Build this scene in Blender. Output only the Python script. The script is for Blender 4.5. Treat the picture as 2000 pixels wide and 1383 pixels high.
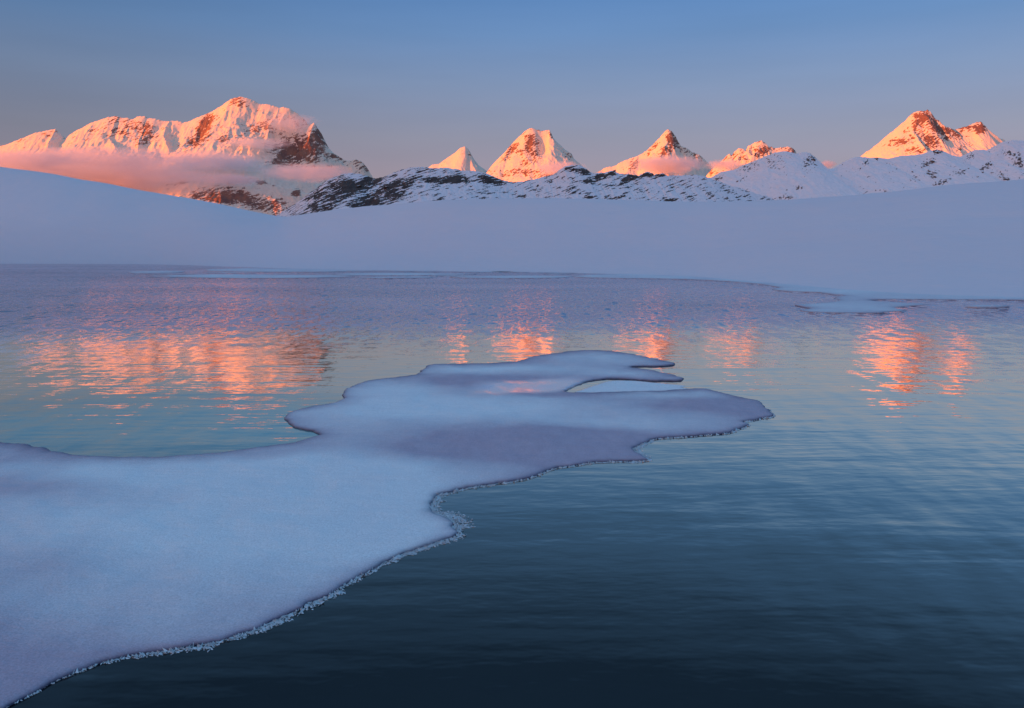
import bpy, math, random
import numpy as np
from mathutils import Vector
from mathutils.geometry import delaunay_2d_cdt

# ------------------------------------------------------------------ camera, sky, sun, exposure
scene = bpy.context.scene
for o in list(bpy.data.objects):
    bpy.data.objects.remove(o)
C = scene.collection
R = math.radians
CX, CY, FPX, HOR = 1000.0, 691.5, 1570.0, 485.0     # photo centre, focal length in photo pixels, horizon row
CAM_H = 2.0
PITCH = math.atan((CY - HOR) / FPX)
cam = bpy.data.cameras.new('camera')
cam.sensor_width = 36.0
cam.lens = 36.0 * FPX / 2000.0
cam.clip_start, cam.clip_end = 0.1, 60000.0
camo = bpy.data.objects.new('camera', cam)
camo.location = (0, 0, CAM_H)
camo.rotation_euler = (math.pi / 2 - PITCH, 0, 0)
C.objects.link(camo)
scene.camera = camo

SUN_EL, SUN_AZ = 2.5, 36.0                          # degrees above horizon; behind the left shoulder
TO_SUN = Vector((-math.cos(R(SUN_AZ)) * math.cos(R(SUN_EL)), -math.sin(R(SUN_AZ)) * math.cos(R(SUN_EL)), math.sin(R(SUN_EL))))
world = bpy.data.worlds.new('World')
scene.world = world
world.use_nodes = True
wn, wl = world.node_tree.nodes, world.node_tree.links
bg = wn['Background']
sky = wn.new('ShaderNodeTexSky')
sky.sky_type = 'NISHITA'
sky.sun_disc = False
sky.sun_elevation = R(SUN_EL)
sky.sun_rotation = math.atan2(TO_SUN.x, TO_SUN.y)
sky.altitude = 2700
sky.air_density = 1.0
sky.dust_density = 1.0
sky.ozone_density = 3.0


def wnode(typ, _in=None, **kw):
    nd = wn.new(typ)
    for k, v in kw.items():
        setattr(nd, k, v)
    for k, v in (_in or {}).items():
        if isinstance(v, bpy.types.NodeSocket):
            wl.new(v, nd.inputs[k])
        else:
            nd.inputs[k].default_value = v
    return nd


def sky_ramp(f, stops):
    nd = wnode('ShaderNodeValToRGB', {0: f})
    e = nd.color_ramp.elements
    while len(e) < len(stops):
        e.new(0.5)
    for el, (p, c) in zip(e, stops):
        el.position = p
        el.color = (*c, 1)
    return nd.outputs[0]


# dusk sky: the single-scattering sky above lacks the light scattered many times, which fills the dome after sunset:
# rose belt low down and blue above it away from the sun, an orange glow low down towards the sun
wdir = wnode('ShaderNodeTexCoord').outputs['Generated']
wz = wnode('ShaderNodeSeparateXYZ', {0: wdir}).outputs[2]
horiz = wnode('ShaderNodeVectorMath', {0: wnode('ShaderNodeVectorMath', {0: wdir, 1: (1, 1, 0)}, operation='MULTIPLY').outputs[0]}, operation='NORMALIZE').outputs[0]
sdot = wnode('ShaderNodeVectorMath', {0: horiz, 1: Vector((TO_SUN.x, TO_SUN.y, 0)).normalized()}, operation='DOT_PRODUCT').outputs['Value']
sunward = wnode('ShaderNodeMapRange', {0: sdot, 1: -0.05, 2: 1.0, 3: 0.0, 4: 1.0}, interpolation_type='SMOOTHSTEP').outputs[0]
away = sky_ramp(wz, [(0.0, (.32, .185, .195)), (0.09, (.275, .195, .225)), (0.13, (.24, .21, .25)), (0.19, (.185, .225, .33)), (0.245, (.12, .205, .37)), (0.30, (.075, .17, .365)), (0.45, (.105, .235, .47)), (1.0, (.145, .345, .60))])
toward = sky_ramp(wz, [(0.0, (2.1, .56, .06)), (0.12, (1.6, .50, .10)), (0.30, (.75, .37, .20)), (0.6, (.19, .30, .50)), (1.0, (.145, .345, .60))])
fill = wnode('ShaderNodeMix', data_type='RGBA')
# a clear dusk sky is darkest a quarter turn from the sun
side = wnode('ShaderNodeMapRange', {0: wnode('ShaderNodeMath', {0: sdot}, operation='ABSOLUTE').outputs[0], 1: 0.0, 2: 0.65, 3: 0.70, 4: 1.0}, interpolation_type='SMOOTHSTEP').outputs[0]
away = wnode('ShaderNodeVectorMath', {0: away, 3: side}, operation='SCALE').outputs[0]
# faint uneven haze in the clear sky
hz = wnode('ShaderNodeTexNoise', {'Vector': wnode('ShaderNodeMapping', {'Vector': wdir, 'Scale': (1.5, 1.5, 14.0)}).outputs[0], 'Scale': 1.6, 'Detail': 4.0}).outputs['Fac']
hz = wnode('ShaderNodeMapRange', {0: hz, 1: 0.25, 2: 0.75, 3: 0.94, 4: 1.06}).outputs[0]
away = wnode('ShaderNodeVectorMath', {0: away, 3: hz}, operation='SCALE').outputs[0]
wl.new(sunward, fill.inputs[0]); wl.new(away, fill.inputs[6]); wl.new(toward, fill.inputs[7])
nish = wnode('ShaderNodeVectorMath', {0: sky.outputs[0], 3: 0.34}, operation='SCALE')
fill2 = wnode('ShaderNodeVectorMath', {0: fill.outputs[2], 3: 7.0}, operation='SCALE')
wl.new(wnode('ShaderNodeVectorMath', {0: nish.outputs[0], 1: fill2.outputs[0]}, operation='ADD').outputs[0], bg.inputs['Color'])
bg.inputs['Strength'].default_value = 0.10

sun = bpy.data.lights.new('sun', 'SUN')
sun.energy = 5.0
sun.color = (1.0, 0.20, 0.0)
sun.angle = R(0.5)
suno = bpy.data.objects.new('sun', sun)
suno.rotation_euler = TO_SUN.to_track_quat('Z', 'Y').to_euler()
suno.location = (-400, -300, 600)
C.objects.link(suno)

vs = scene.view_settings
vs.view_transform = 'Standard'
vs.look = 'None'
vs.gamma = 1.0
vs.use_curve_mapping = False
vs.exposure = 0.70
scene.cycles.max_bounces = 8
scene.cycles.volume_bounces = 3
scene.cycles.use_denoising = True

# ------------------------------------------------------------------ helpers
rng = np.random.default_rng(7)
random.seed(7)
CT, ST = math.cos(PITCH), math.sin(PITCH)


def ray(px, py):
    """direction of a photo pixel as x/y and z/y (per metre of depth)"""
    px, py = np.asarray(px, float), np.asarray(py, float)
    u, v = (px - CX) / FPX, (CY - py) / FPX
    y = CT + v * ST
    z = -ST + v * CT
    return u / y, z / y


def to_water(px, py):
    a, b = ray(px, py)
    y = -CAM_H / b
    return a * y, y


def to_photo(x, y, z):
    z = z - CAM_H
    d = y * CT - z * ST
    v = y * ST + z * CT
    return CX + FPX * x / d, CY - FPX * v / d


def smooth(a, b, x):
    t = np.clip((x - a) / (b - a), 0, 1)
    return t * t * (3 - 2 * t)


def _hash(ix, iy, seed):
    h = (ix.astype(np.int64) * 374761393 + iy.astype(np.int64) * 668265263 + seed * 2147483647 + 12345) & 0xFFFFFFFF
    h = ((h ^ (h >> 13)) * 1274126177) & 0xFFFFFFFF
    return ((h ^ (h >> 16)) & 0xFFFF) / 65535.0 * 2 * math.pi


def perlin(x, y, seed=0):
    ix, iy = np.floor(x), np.floor(y)
    fx, fy = x - ix, y - iy
    u, v = fx * fx * fx * (fx * (fx * 6 - 15) + 10), fy * fy * fy * (fy * (fy * 6 - 15) + 10)

    def g(dx, dy):
        a = _hash(ix + dx, iy + dy, seed)
        return np.cos(a) * (fx - dx) + np.sin(a) * (fy - dy)
    return 1.5 * ((1 - v) * ((1 - u) * g(0, 0) + u * g(1, 0)) + v * ((1 - u) * g(0, 1) + u * g(1, 1)))


def fbm(x, y, octaves=4, seed=0, gain=0.5):
    s, a, n = 0, 1.0, 0
    for i in range(octaves):
        s = s + a * perlin(x * 2 ** i, y * 2 ** i, seed + i)
        n += a
        a *= gain
    return s / n


def ridged(x, y, octaves=4, seed=0, gain=0.5):
    s, a, n = 0, 1.0, 0
    for i in range(octaves):
        s = s + a * (1 - np.abs(perlin(x * 2 ** i, y * 2 ** i, seed + i)) * 1.6)
        n += a
        a *= gain
    return s / n


def mesh_from(name, V, F, mat=None, attrs=None, smooth_shade=True):
    """one mesh object from numpy vertices and faces (quads, tris or a mixed list)"""
    me = bpy.data.meshes.new(name)
    V = np.asarray(V, np.float32)
    if isinstance(F, np.ndarray):
        n, k = F.shape
        me.vertices.add(len(V))
        me.vertices.foreach_set('co', V.ravel())
        me.loops.add(n * k)
        me.loops.foreach_set('vertex_index', F.astype(np.int32).ravel())
        me.polygons.add(n)
        me.polygons.foreach_set('loop_start', np.arange(0, n * k, k, dtype=np.int32))
        me.polygons.foreach_set('loop_total', np.full(n, k, np.int32))
        me.update(calc_edges=True)
    else:
        me.from_pydata([tuple(map(float, v)) for v in V], [], F)
    me.validate()
    if smooth_shade:
        me.polygons.foreach_set('use_smooth', np.ones(len(me.polygons), bool))
    for k, v in (attrs or {}).items():
        at = me.attributes.new(k, 'FLOAT', 'POINT')
        at.data.foreach_set('value', np.asarray(v, np.float32).ravel())
    if mat:
        me.materials.append(mat)
    me.update()
    return me


def put(name, me, parent=None, loc=(0, 0, 0), **props):
    o = bpy.data.objects.new(name, me)
    C.objects.link(o)
    o.location = loc
    if parent:
        o.parent = parent
    for k, v in props.items():
        o[k] = v
    return o


def grid_faces(nr, nc, wrap=False):
    i = np.arange(nr * nc).reshape(nr, nc)
    a, b, c, d = i[:-1, :-1], i[:-1, 1:], i[1:, 1:], i[1:, :-1]
    F = np.stack([a, b, c, d], -1).reshape(-1, 4)
    if wrap:
        F = np.concatenate([F, np.stack([i[:-1, -1], i[:-1, 0], i[1:, 0], i[1:, -1]], -1)])
    return F


class NT:
    """small node-tree builder"""
    def __init__(self, name):
        self.m = bpy.data.materials.new(name)
        self.m.use_nodes = True
        self.t = self.m.node_tree
        self.t.nodes.clear()
        self.out = self.t.nodes.new('ShaderNodeOutputMaterial')

    def n(self, typ, _in=None, **kw):
        nd = self.t.nodes.new(typ)
        for k, v in kw.items():
            setattr(nd, k, v)
        for k, v in (_in or {}).items():
            if isinstance(v, bpy.types.NodeSocket):
                self.t.links.new(v, nd.inputs[k])
            else:
                nd.inputs[k].default_value = v
        return nd

    def attr(self, name):
        return self.n('ShaderNodeAttribute', attribute_name=name).outputs['Fac']

    def math(self, op, a, b=0.0, c=0.0, clamp=False):
        nd = self.n('ShaderNodeMath', {0: a, 1: b, 2: c}, operation=op)
        nd.use_clamp = clamp
        return nd.outputs[0]

    def mix(self, f, a, b):
        nd = self.n('ShaderNodeMix', data_type='RGBA')
        for i, v in ((0, f), (6, a), (7, b)):
            if isinstance(v, bpy.types.NodeSocket):
                self.t.links.new(v, nd.inputs[i])
            else:
                nd.inputs[i].default_value = v if i == 0 else (*v, 1)
        return nd.outputs[2]

    def ramp(self, f, stops):
        nd = self.n('ShaderNodeValToRGB', {0: f})
        e = nd.color_ramp.elements
        while len(e) < len(stops):
            e.new(0.5)
        for el, (p, c) in zip(e, stops):
            el.position = p
            el.color = (c, c, c, 1) if isinstance(c, (int, float)) else (*c, 1)
        return nd.outputs[0]

    def noise(self, vec, scale, detail=3.0, rough=0.5, dist=0.0):
        return self.n('ShaderNodeTexNoise', {'Vector': vec, 'Scale': scale, 'Detail': detail, 'Roughness': rough, 'Distortion': dist}).outputs['Fac']

    def mapping(self, vec, scale=(1, 1, 1), rot=(0, 0, 0)):
        return self.n('ShaderNodeMapping', {'Vector': vec, 'Scale': scale, 'Rotation': rot}).outputs[0]

    def surf(self, s):
        self.t.links.new(s, self.out.inputs['Surface'])
        return self.m


# ------------------------------------------------------------------ materials
def mountain_material(name, snow, rock, rock2, feat, frizz=1.1):
    """snow over rock; the rock attribute says where rock is bare, noise breaks its edge; feat = size in metres of the smallest detail"""
    b = NT(name)
    obj = b.n('ShaderNodeTexCoord').outputs['Object']
    fine = b.noise(b.mapping(obj, (1, 1, 1.6), (0, 0.5, 0)), 1.0 / feat, 4, 0.6)
    mid = b.noise(obj, 0.12 / feat, 3, 0.5)
    f = b.math('ADD', b.attr('rock'), b.math('MULTIPLY', b.math('SUBTRACT', fine, 0.5), frizz))
    fac = b.ramp(f, [(0.44, 0.0), (0.56, 1.0)])
    rc = b.mix(b.ramp(mid, [(0.35, 0.0), (0.65, 1.0)]), rock, rock2)
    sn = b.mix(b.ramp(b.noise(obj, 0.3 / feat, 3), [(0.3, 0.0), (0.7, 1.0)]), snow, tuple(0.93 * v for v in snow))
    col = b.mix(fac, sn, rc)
    bump = b.n('ShaderNodeBump', {'Height': b.noise(obj, 0.6 / feat, 5, 0.65), 'Distance': feat * 0.9, 'Strength': b.math('MULTIPLY_ADD', fac, 0.6, 0.12)})
    p = b.n('ShaderNodeBsdfPrincipled', {'Base Color': col, 'Roughness': 0.85, 'Specular IOR Level': 0.2, 'Normal': bump.outputs[0]})
    return b.surf(p.outputs[0])


def snow_material(name):
    b = NT(name)
    obj = b.n('ShaderNodeTexCoord').outputs['Object']
    big = b.noise(b.mapping(obj, (1, 0.5, 1)), 0.05, 3)
    fine = b.noise(b.mapping(obj, (0.5, 2.0, 2)), 0.9, 4, 0.6)
    col = b.mix(b.attr('valley'), b.mix(big, (0.76, 0.68, 0.70), (0.82, 0.74, 0.75)), (0.05, 0.05, 0.04))
    hgt = b.math('ADD', b.math('MULTIPLY', fine, 0.10), b.math('MULTIPLY', b.noise(obj, 0.25, 3), 0.35))
    bump = b.n('ShaderNodeBump', {'Height': hgt, 'Distance': 1.0, 'Strength': 0.6})
    p = b.n('ShaderNodeBsdfPrincipled', {'Base Color': col, 'Roughness': 0.7, 'Specular IOR Level': 0.25, 'Normal': bump.outputs[0]})
    return b.surf(p.outputs[0])


def ice_material(name):
    """snow cover (attribute snow) over bare grey ice, thin clear ice and painted soft shade at the rim (attribute edge) and in the pool (attribute thin)"""
    b = NT(name)
    obj = b.n('ShaderNodeTexCoord').outputs['Object']
    sn, ed, th = b.attr('snow'), b.attr('edge'), b.attr('thin')
    n1 = b.noise(obj, 2.2, 5, 0.6)
    n2 = b.noise(obj, 90.0, 5, 0.8)
    n3 = b.noise(b.mapping(obj, (1, 0.4, 1)), 9.0, 4, 0.6)
    sfac = b.math('ADD', sn, b.math('MULTIPLY', b.math('SUBTRACT', n1, 0.5), 0.35), clamp=True)
    bare = b.mix(n3, (0.44, 0.38, 0.47), (0.62, 0.54, 0.62))
    white = b.mix(n3, (0.86, 0.94, 0.95), (0.93, 0.97, 0.97))
    grain = b.ramp(n2, [(0.32, 0.60), (0.68, 1.15)])
    col = b.n('ShaderNodeMix', data_type='RGBA', blend_type='MULTIPLY')
    b.t.links.new(b.mix(b.math('MULTIPLY', th, 0.95), b.mix(sfac, bare, white), (0.95, 0.74, 0.74)), col.inputs[6])
    b.t.links.new(grain, col.inputs[7])
    col.inputs[0].default_value = 0.8
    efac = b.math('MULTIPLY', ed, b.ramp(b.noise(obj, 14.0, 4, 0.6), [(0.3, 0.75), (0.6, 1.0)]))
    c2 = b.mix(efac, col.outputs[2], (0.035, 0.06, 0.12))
    hgt = b.math('ADD', b.math('MULTIPLY', n2, 0.004), b.math('ADD', b.math('MULTIPLY', b.noise(obj, 28.0, 4, 0.6), 0.007), b.math('MULTIPLY', b.noise(b.mapping(obj, (0.5, 1.6, 1), (0, 0, 0.5)), 5.0, 4, 0.55), 0.03)))
    bump = b.n('ShaderNodeBump', {'Height': hgt, 'Distance': 1.0, 'Strength': b.math('SUBTRACT', 0.8, b.math('MULTIPLY', th, 0.7))})
    rough = b.math('SUBTRACT', 0.75, b.math('MULTIPLY', th, 0.5))
    p = b.n('ShaderNodeBsdfPrincipled', {'Base Color': c2, 'Coat Weight': th, 'Coat Roughness': 0.12, 'Coat IOR': 1.9, 'Roughness': rough, 'Specular IOR Level': b.math('MULTIPLY_ADD', th, 0.5, 0.3), 'Normal': bump.outputs[0]})
    return b.surf(p.outputs[0])


def frost_material(name):
    b = NT(name)
    obj = b.n('ShaderNodeTexCoord').outputs['Object']
    col = b.mix(b.noise(obj, 60.0, 3), (0.55, 0.62, 0.66), (0.86, 0.90, 0.92))
    p = b.n('ShaderNodeBsdfPrincipled', {'Base Color': col, 'Roughness': 0.35, 'Specular IOR Level': 0.5})
    return b.surf(p.outputs[0])


def water_material(name):
    b = NT(name)
    obj = b.n('ShaderNodeTexCoord').outputs['Object']
    sep = b.n('ShaderNodeSeparateXYZ', {0: obj})
    # wind-ruffled water beyond about 16 m, calm water nearer
    wob = b.math('MULTIPLY', b.math('SUBTRACT', b.noise(b.mapping(obj, (0.6, 1, 1)), 0.12, 3), 0.5), 9.0)
    yy = b.math('ADD', b.math('ADD', sep.outputs[1], wob), b.math('MULTIPLY', sep.outputs[0], -0.10))
    wind = b.n('ShaderNodeMapRange', {0: yy, 1: 15.0, 2: 23.5, 3: 0.0, 4: 1.0}, interpolation_type='SMOOTHSTEP').outputs[0]
    # ruffled water: the slope field itself is noise, short-crested and drawn out down the wind (towards the camera)
    gust = b.ramp(b.noise(b.mapping(obj, (0.5, 1, 1)), 0.10, 3), [(0.3, 0.6), (0.7, 1.15)])
    slope_y = b.math('ADD', b.math('SUBTRACT', b.noise(b.mapping(obj, (1.0, 0.42, 1)), 4.6, 4, 0.65), 0.5), b.math('MULTIPLY', b.math('SUBTRACT', b.noise(b.mapping(obj, (1.0, 0.20, 1), (0, 0, 0.08)), 3.0, 2), 0.5), 0.6))
    slope_x = b.math('SUBTRACT', b.noise(b.mapping(obj, (1.0, 0.3, 1)), 3.7, 2, 0.5), 0.5)
    wg = b.math('MULTIPLY', wind, gust)
    tilt = b.n('ShaderNodeCombineXYZ', {0: b.math('MULTIPLY', slope_x, b.math('MULTIPLY_ADD', wg, 0.40, 0.16)), 1: b.math('MULTIPLY', b.math('MULTIPLY', slope_y, wg), 0.92), 2: 0.0}).outputs[0]
    swell = b.noise(b.mapping(obj, (0.40, 2.0, 1), (0, 0, -0.16)), 1.2, 2.5, 0.5, 0.3)
    swell2 = b.noise(b.mapping(obj, (0.5, 2.0, 1), (0, 0, 0.1)), 0.35, 2, 0.5)
    small = b.noise(b.mapping(obj, (0.8, 1.6, 1), (0, 0, -0.1)), 5.0, 2, 0.5)
    calm_h = b.math('ADD', b.math('ADD', b.math('MULTIPLY', swell, 0.009), b.math('MULTIPLY', swell2, 0.008)), b.math('MULTIPLY', small, 0.0025))
    hgt = calm_h
    bump = b.n('ShaderNodeBump', {'Height': hgt, 'Distance': 1.0, 'Strength': 1.0})
    nrm = b.n('ShaderNodeVectorMath', {0: b.n('ShaderNodeVectorMath', {0: bump.outputs[0], 1: tilt}, operation='ADD').outputs[0]}, operation='NORMALIZE').outputs[0]
    facing = b.n('ShaderNodeLayerWeight', {'Blend': 0.5, 'Normal': nrm}).outputs['Facing']
    fac = b.ramp(b.math('SUBTRACT', 1.0, facing), [(0.0, 1.0), (0.07, 0.96), (0.122, 0.92), (0.208, 0.80), (0.292, 0.50), (0.342, 0.29), (0.42, 0.11), (0.485, 0.045), (1.0, 0.02)])
    fac = b.math('MULTIPLY', fac, b.math('SUBTRACT', 1.0, b.math('MULTIPLY', wg, 0.28)))    # wavelets hide one another's far sides
    # paler teal body colour and weaker reflection in the inlet left of the sheet
    pv = b.n('ShaderNodeVectorMath', {0: b.n('ShaderNodeVectorMath', {0: obj, 1: (-4.0, 9.2, 0)}, operation='SUBTRACT').outputs[0], 1: (0.2, 0.42, 1)}, operation='MULTIPLY').outputs[0]
    pr = b.math('ADD', b.n('ShaderNodeVectorMath', {0: pv}, operation='LENGTH').outputs['Value'], b.math('MULTIPLY', b.math('SUBTRACT', b.noise(obj, 0.5, 3), 0.5), 0.5))
    teal_inlet = b.ramp(pr, [(0.35, 1.0), (1.0, 0.0)])
    fac = b.math('MULTIPLY', fac, b.math('SUBTRACT', 1.0, b.math('MULTIPLY', teal_inlet, 0.3)))
    body = b.mix(teal_inlet, (0.003, 0.006, 0.011), (0.10, 0.36, 0.38))
    gl = b.n('ShaderNodeBsdfGlossy', {'Color': b.mix(wind, (1, 1, 0.86), (1, 0.93, 1)), 'Roughness': 0.03, 'Normal': nrm})  # gold and mauve of the reflected dusk put into the gloss colour
    df = b.n('ShaderNodeBsdfDiffuse', {'Color': body})
    mx = b.n('ShaderNodeMixShader', {0: fac, 1: df.outputs[0], 2: gl.outputs[0]})
    return b.surf(mx.outputs[0])


def cloud_material(name, dens, colour=(0.95, 0.93, 0.95), seed=0.0, aniso=0.2):
    b = NT(name)
    obj = b.n('ShaderNodeTexCoord').outputs['Object']
    ln = b.n('ShaderNodeVectorMath', {0: obj}, operation='LENGTH').outputs['Value']
    off = b.n('ShaderNodeVectorMath', {0: b.mapping(obj, (2.0, 1.6, 1.3)), 1: (seed, seed * 0.7, 0)}, operation='ADD').outputs[0]
    nz = b.noise(off, 1.9, 6, 0.6, 0.8)
    r = b.math('ADD', ln, b.math('MULTIPLY', b.math('SUBTRACT', nz, 0.5), 1.5))
    d = b.ramp(r, [(0.25, 1.0), (0.85, 0.0)])
    edge = b.ramp(ln, [(0.8, 1.0), (0.98, 0.0)])
    dd = b.math('MULTIPLY', b.math('MULTIPLY', d, edge), dens)
    v = b.n('ShaderNodeVolumePrincipled', {'Color': (*colour, 1), 'Density': dd, 'Anisotropy': aniso})
    b.t.links.new(v.outputs[0], b.out.inputs['Volume'])
    return b.m


M_WATER = water_material('lake_water')
M_SNOW = snow_material('bank_snow')
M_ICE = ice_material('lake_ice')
M_FROST = frost_material('frost')
SNOWC = (0.89, 0.74, 0.58)      # far snow, with the sunset orange put into its base colour

# ------------------------------------------------------------------ water
w = 420.0
put('water', mesh_from('water', [(-w, -60, 0), (w, -60, 0), (w, 420, 0), (-w, 420, 0)], np.array([[0, 1, 2, 3]]), M_WATER, smooth_shade=False), kind='structure')

# ------------------------------------------------------------------ terrain round the lake
RIM = np.array([(-400, 296), (-200, 306), (0, 325), (95, 338), (125, 343), (162, 351), (202, 356), (263, 368.5), (324, 379.6), (382, 390), (424, 398), (487, 412),
                (539, 422.5), (560, 424), (613, 416), (655, 410), (718, 402.6), (760, 400), (803, 396), (866, 391), (929, 389), (1034, 388), (1160, 389.7), (1240, 392),
                (1340, 396), (1440, 394.5), (1540, 390.5), (1640, 384), (1685, 380), (1769, 373), (1853, 363), (1937, 357), (2000, 351), (2200, 338), (2400, 330)], float)
SHORE = np.array([(-400, 512), (0, 515), (150, 515.5), (300, 516), (450, 521), (600, 526), (800, 529), (1000, 531), (1200, 535), (1350, 540), (1500, 553), (1650, 567),
                  (1800, 577), (2000, 583), (2400, 600)], float)
RIMD = np.array([(-400, 175), (0, 165), (300, 160), (545, 165), (700, 140), (900, 118), (1100, 112), (1400, 108), (1700, 100), (2000, 98), (2400, 98)], float)


def build_terrain():
    az_in = np.linspace(-40, 40, 801)
    az_out = np.linspace(40, 320, 281)[1:-1]
    az = np.concatenate([az_in, az_out])
    a = R(1) * az
    azs = np.where(az > 180, az - 360, az)
    px = CX + np.tan(np.clip(R(1) * azs, -R(45), R(45))) * FPX * 1.012      # photo column of that azimuth at the horizon row
    px = np.clip(px, -400, 2400)
    inside = smooth(75, 42, np.abs(azs))
    cosa = np.cos(np.clip(R(1) * azs, -R(45), R(45)))
    _, b = ray(px, np.interp(px, SHORE[:, 0], SHORE[:, 1]))
    rs = -CAM_H / b / cosa
    def soft(v, w):
        kk = np.exp(-0.5 * (np.arange(-3 * w, 3 * w + 1) / w) ** 2)
        kk /= kk.sum()
        m = len(az_in)
        v = np.array(v, float)
        v[:m] = np.convolve(np.concatenate([np.full(3 * w, v[0]), v[:m], np.full(3 * w, v[m - 1])]), kk, 'valid')
        return v
    rs = soft(rs, 10)
    rim_y = np.interp(px, RIM[:, 0], RIM[:, 1])
    k = np.exp(-0.5 * (np.arange(-7, 8) / 3.0) ** 2)
    k /= k.sum()
    n_in = len(az_in)
    pad = np.concatenate([np.full(7, rim_y[0]), rim_y[:n_in], np.full(7, rim_y[n_in - 1])])
    rim_y[:n_in] = np.convolve(pad, k, 'valid')
    rd = soft(np.interp(px, RIMD[:, 0], RIMD[:, 1]), 30)
    _, b = ray(px, rim_y)
    hr = CAM_H + b * rd
    rr = rd / cosa
    rs = rs * inside + 26 * (1 - inside)
    hr = hr * inside + 16 * (1 - inside)
    rr = rr * inside + 150 * (1 - inside)
    # radii: dense at the shore and the bank, then log out to the far valley
    t = np.concatenate([np.linspace(-0.25, 0, 5)[:-1], np.linspace(0, 1, 90), np.linspace(1, 1.6, 24)[1:]])
    far = np.geomspace(1.0, 160.0, 70)[1:]
    T, A = np.meshgrid(t, a, indexing='ij')
    Rn = rs[None] + (rr - rs)[None] * T
    Rf = Rn[-1][None] * (1 + (far[:, None] - 1))
    RR = np.concatenate([Rn, np.minimum(Rf, 30000)], 0)
    AA = np.concatenate([A, np.repeat(a[None], len(far), 0)], 0)
    U = (RR - rs) / (rr - rs)
    # rising bank: a gentle foot, a steeper middle, a rounded rim that is the highest line seen from the lake
    prof = np.where(U < 0, U * 0.35, np.where(U < 1, 0.18 * U + 0.82 * (U * U * (3 - 2 * U)) ** 0.92, 1 - 0.55 * np.clip(U - 1, 0, 20) ** 1.3))
    Z = hr[None] * prof
    Z = np.maximum(Z, -90)
    X, Y = RR * np.sin(AA), RR * np.cos(AA)
    # unseen higher ground to the west, shaped to keep the lake in shade
    su = np.array([TO_SUN.x, TO_SUN.y]) / math.hypot(TO_SUN.x, TO_SUN.y)
    along = X * su[0] + Y * su[1]
    across = X * su[1] - Y * su[0]
    shade_hill = 470 * smooth(900, 2500, along) * smooth(5200, 2700, along) * smooth(1900, 1350, np.abs(across)) * (0.85 + 0.3 * fbm(X / 700, Y / 700, 4, 5))
    Z = Z + shade_hill
    land = smooth(0.02, 0.4, U)
    Z += land * (0.5 * fbm(X / 22, Y / 30, 3, 3) + 0.12 * fbm(X / 5, Y / 7, 3, 9)) * (1 - 0.75 * smooth(0.7, 1.0, U) * smooth(1.5, 1.1, U)) * inside[None]
    V = np.stack([X, Y, Z], -1).reshape(-1, 3)
    valley = smooth(-8, -40, Z) + smooth(1.3, 2.2, U) * smooth(60, 10, Z)
    put('terrain', mesh_from('terrain', V, grid_faces(RR.shape[0], RR.shape[1], True), M_SNOW, {'valley': valley.clip(0, 1).ravel()}), kind='structure')


build_terrain()


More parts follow.
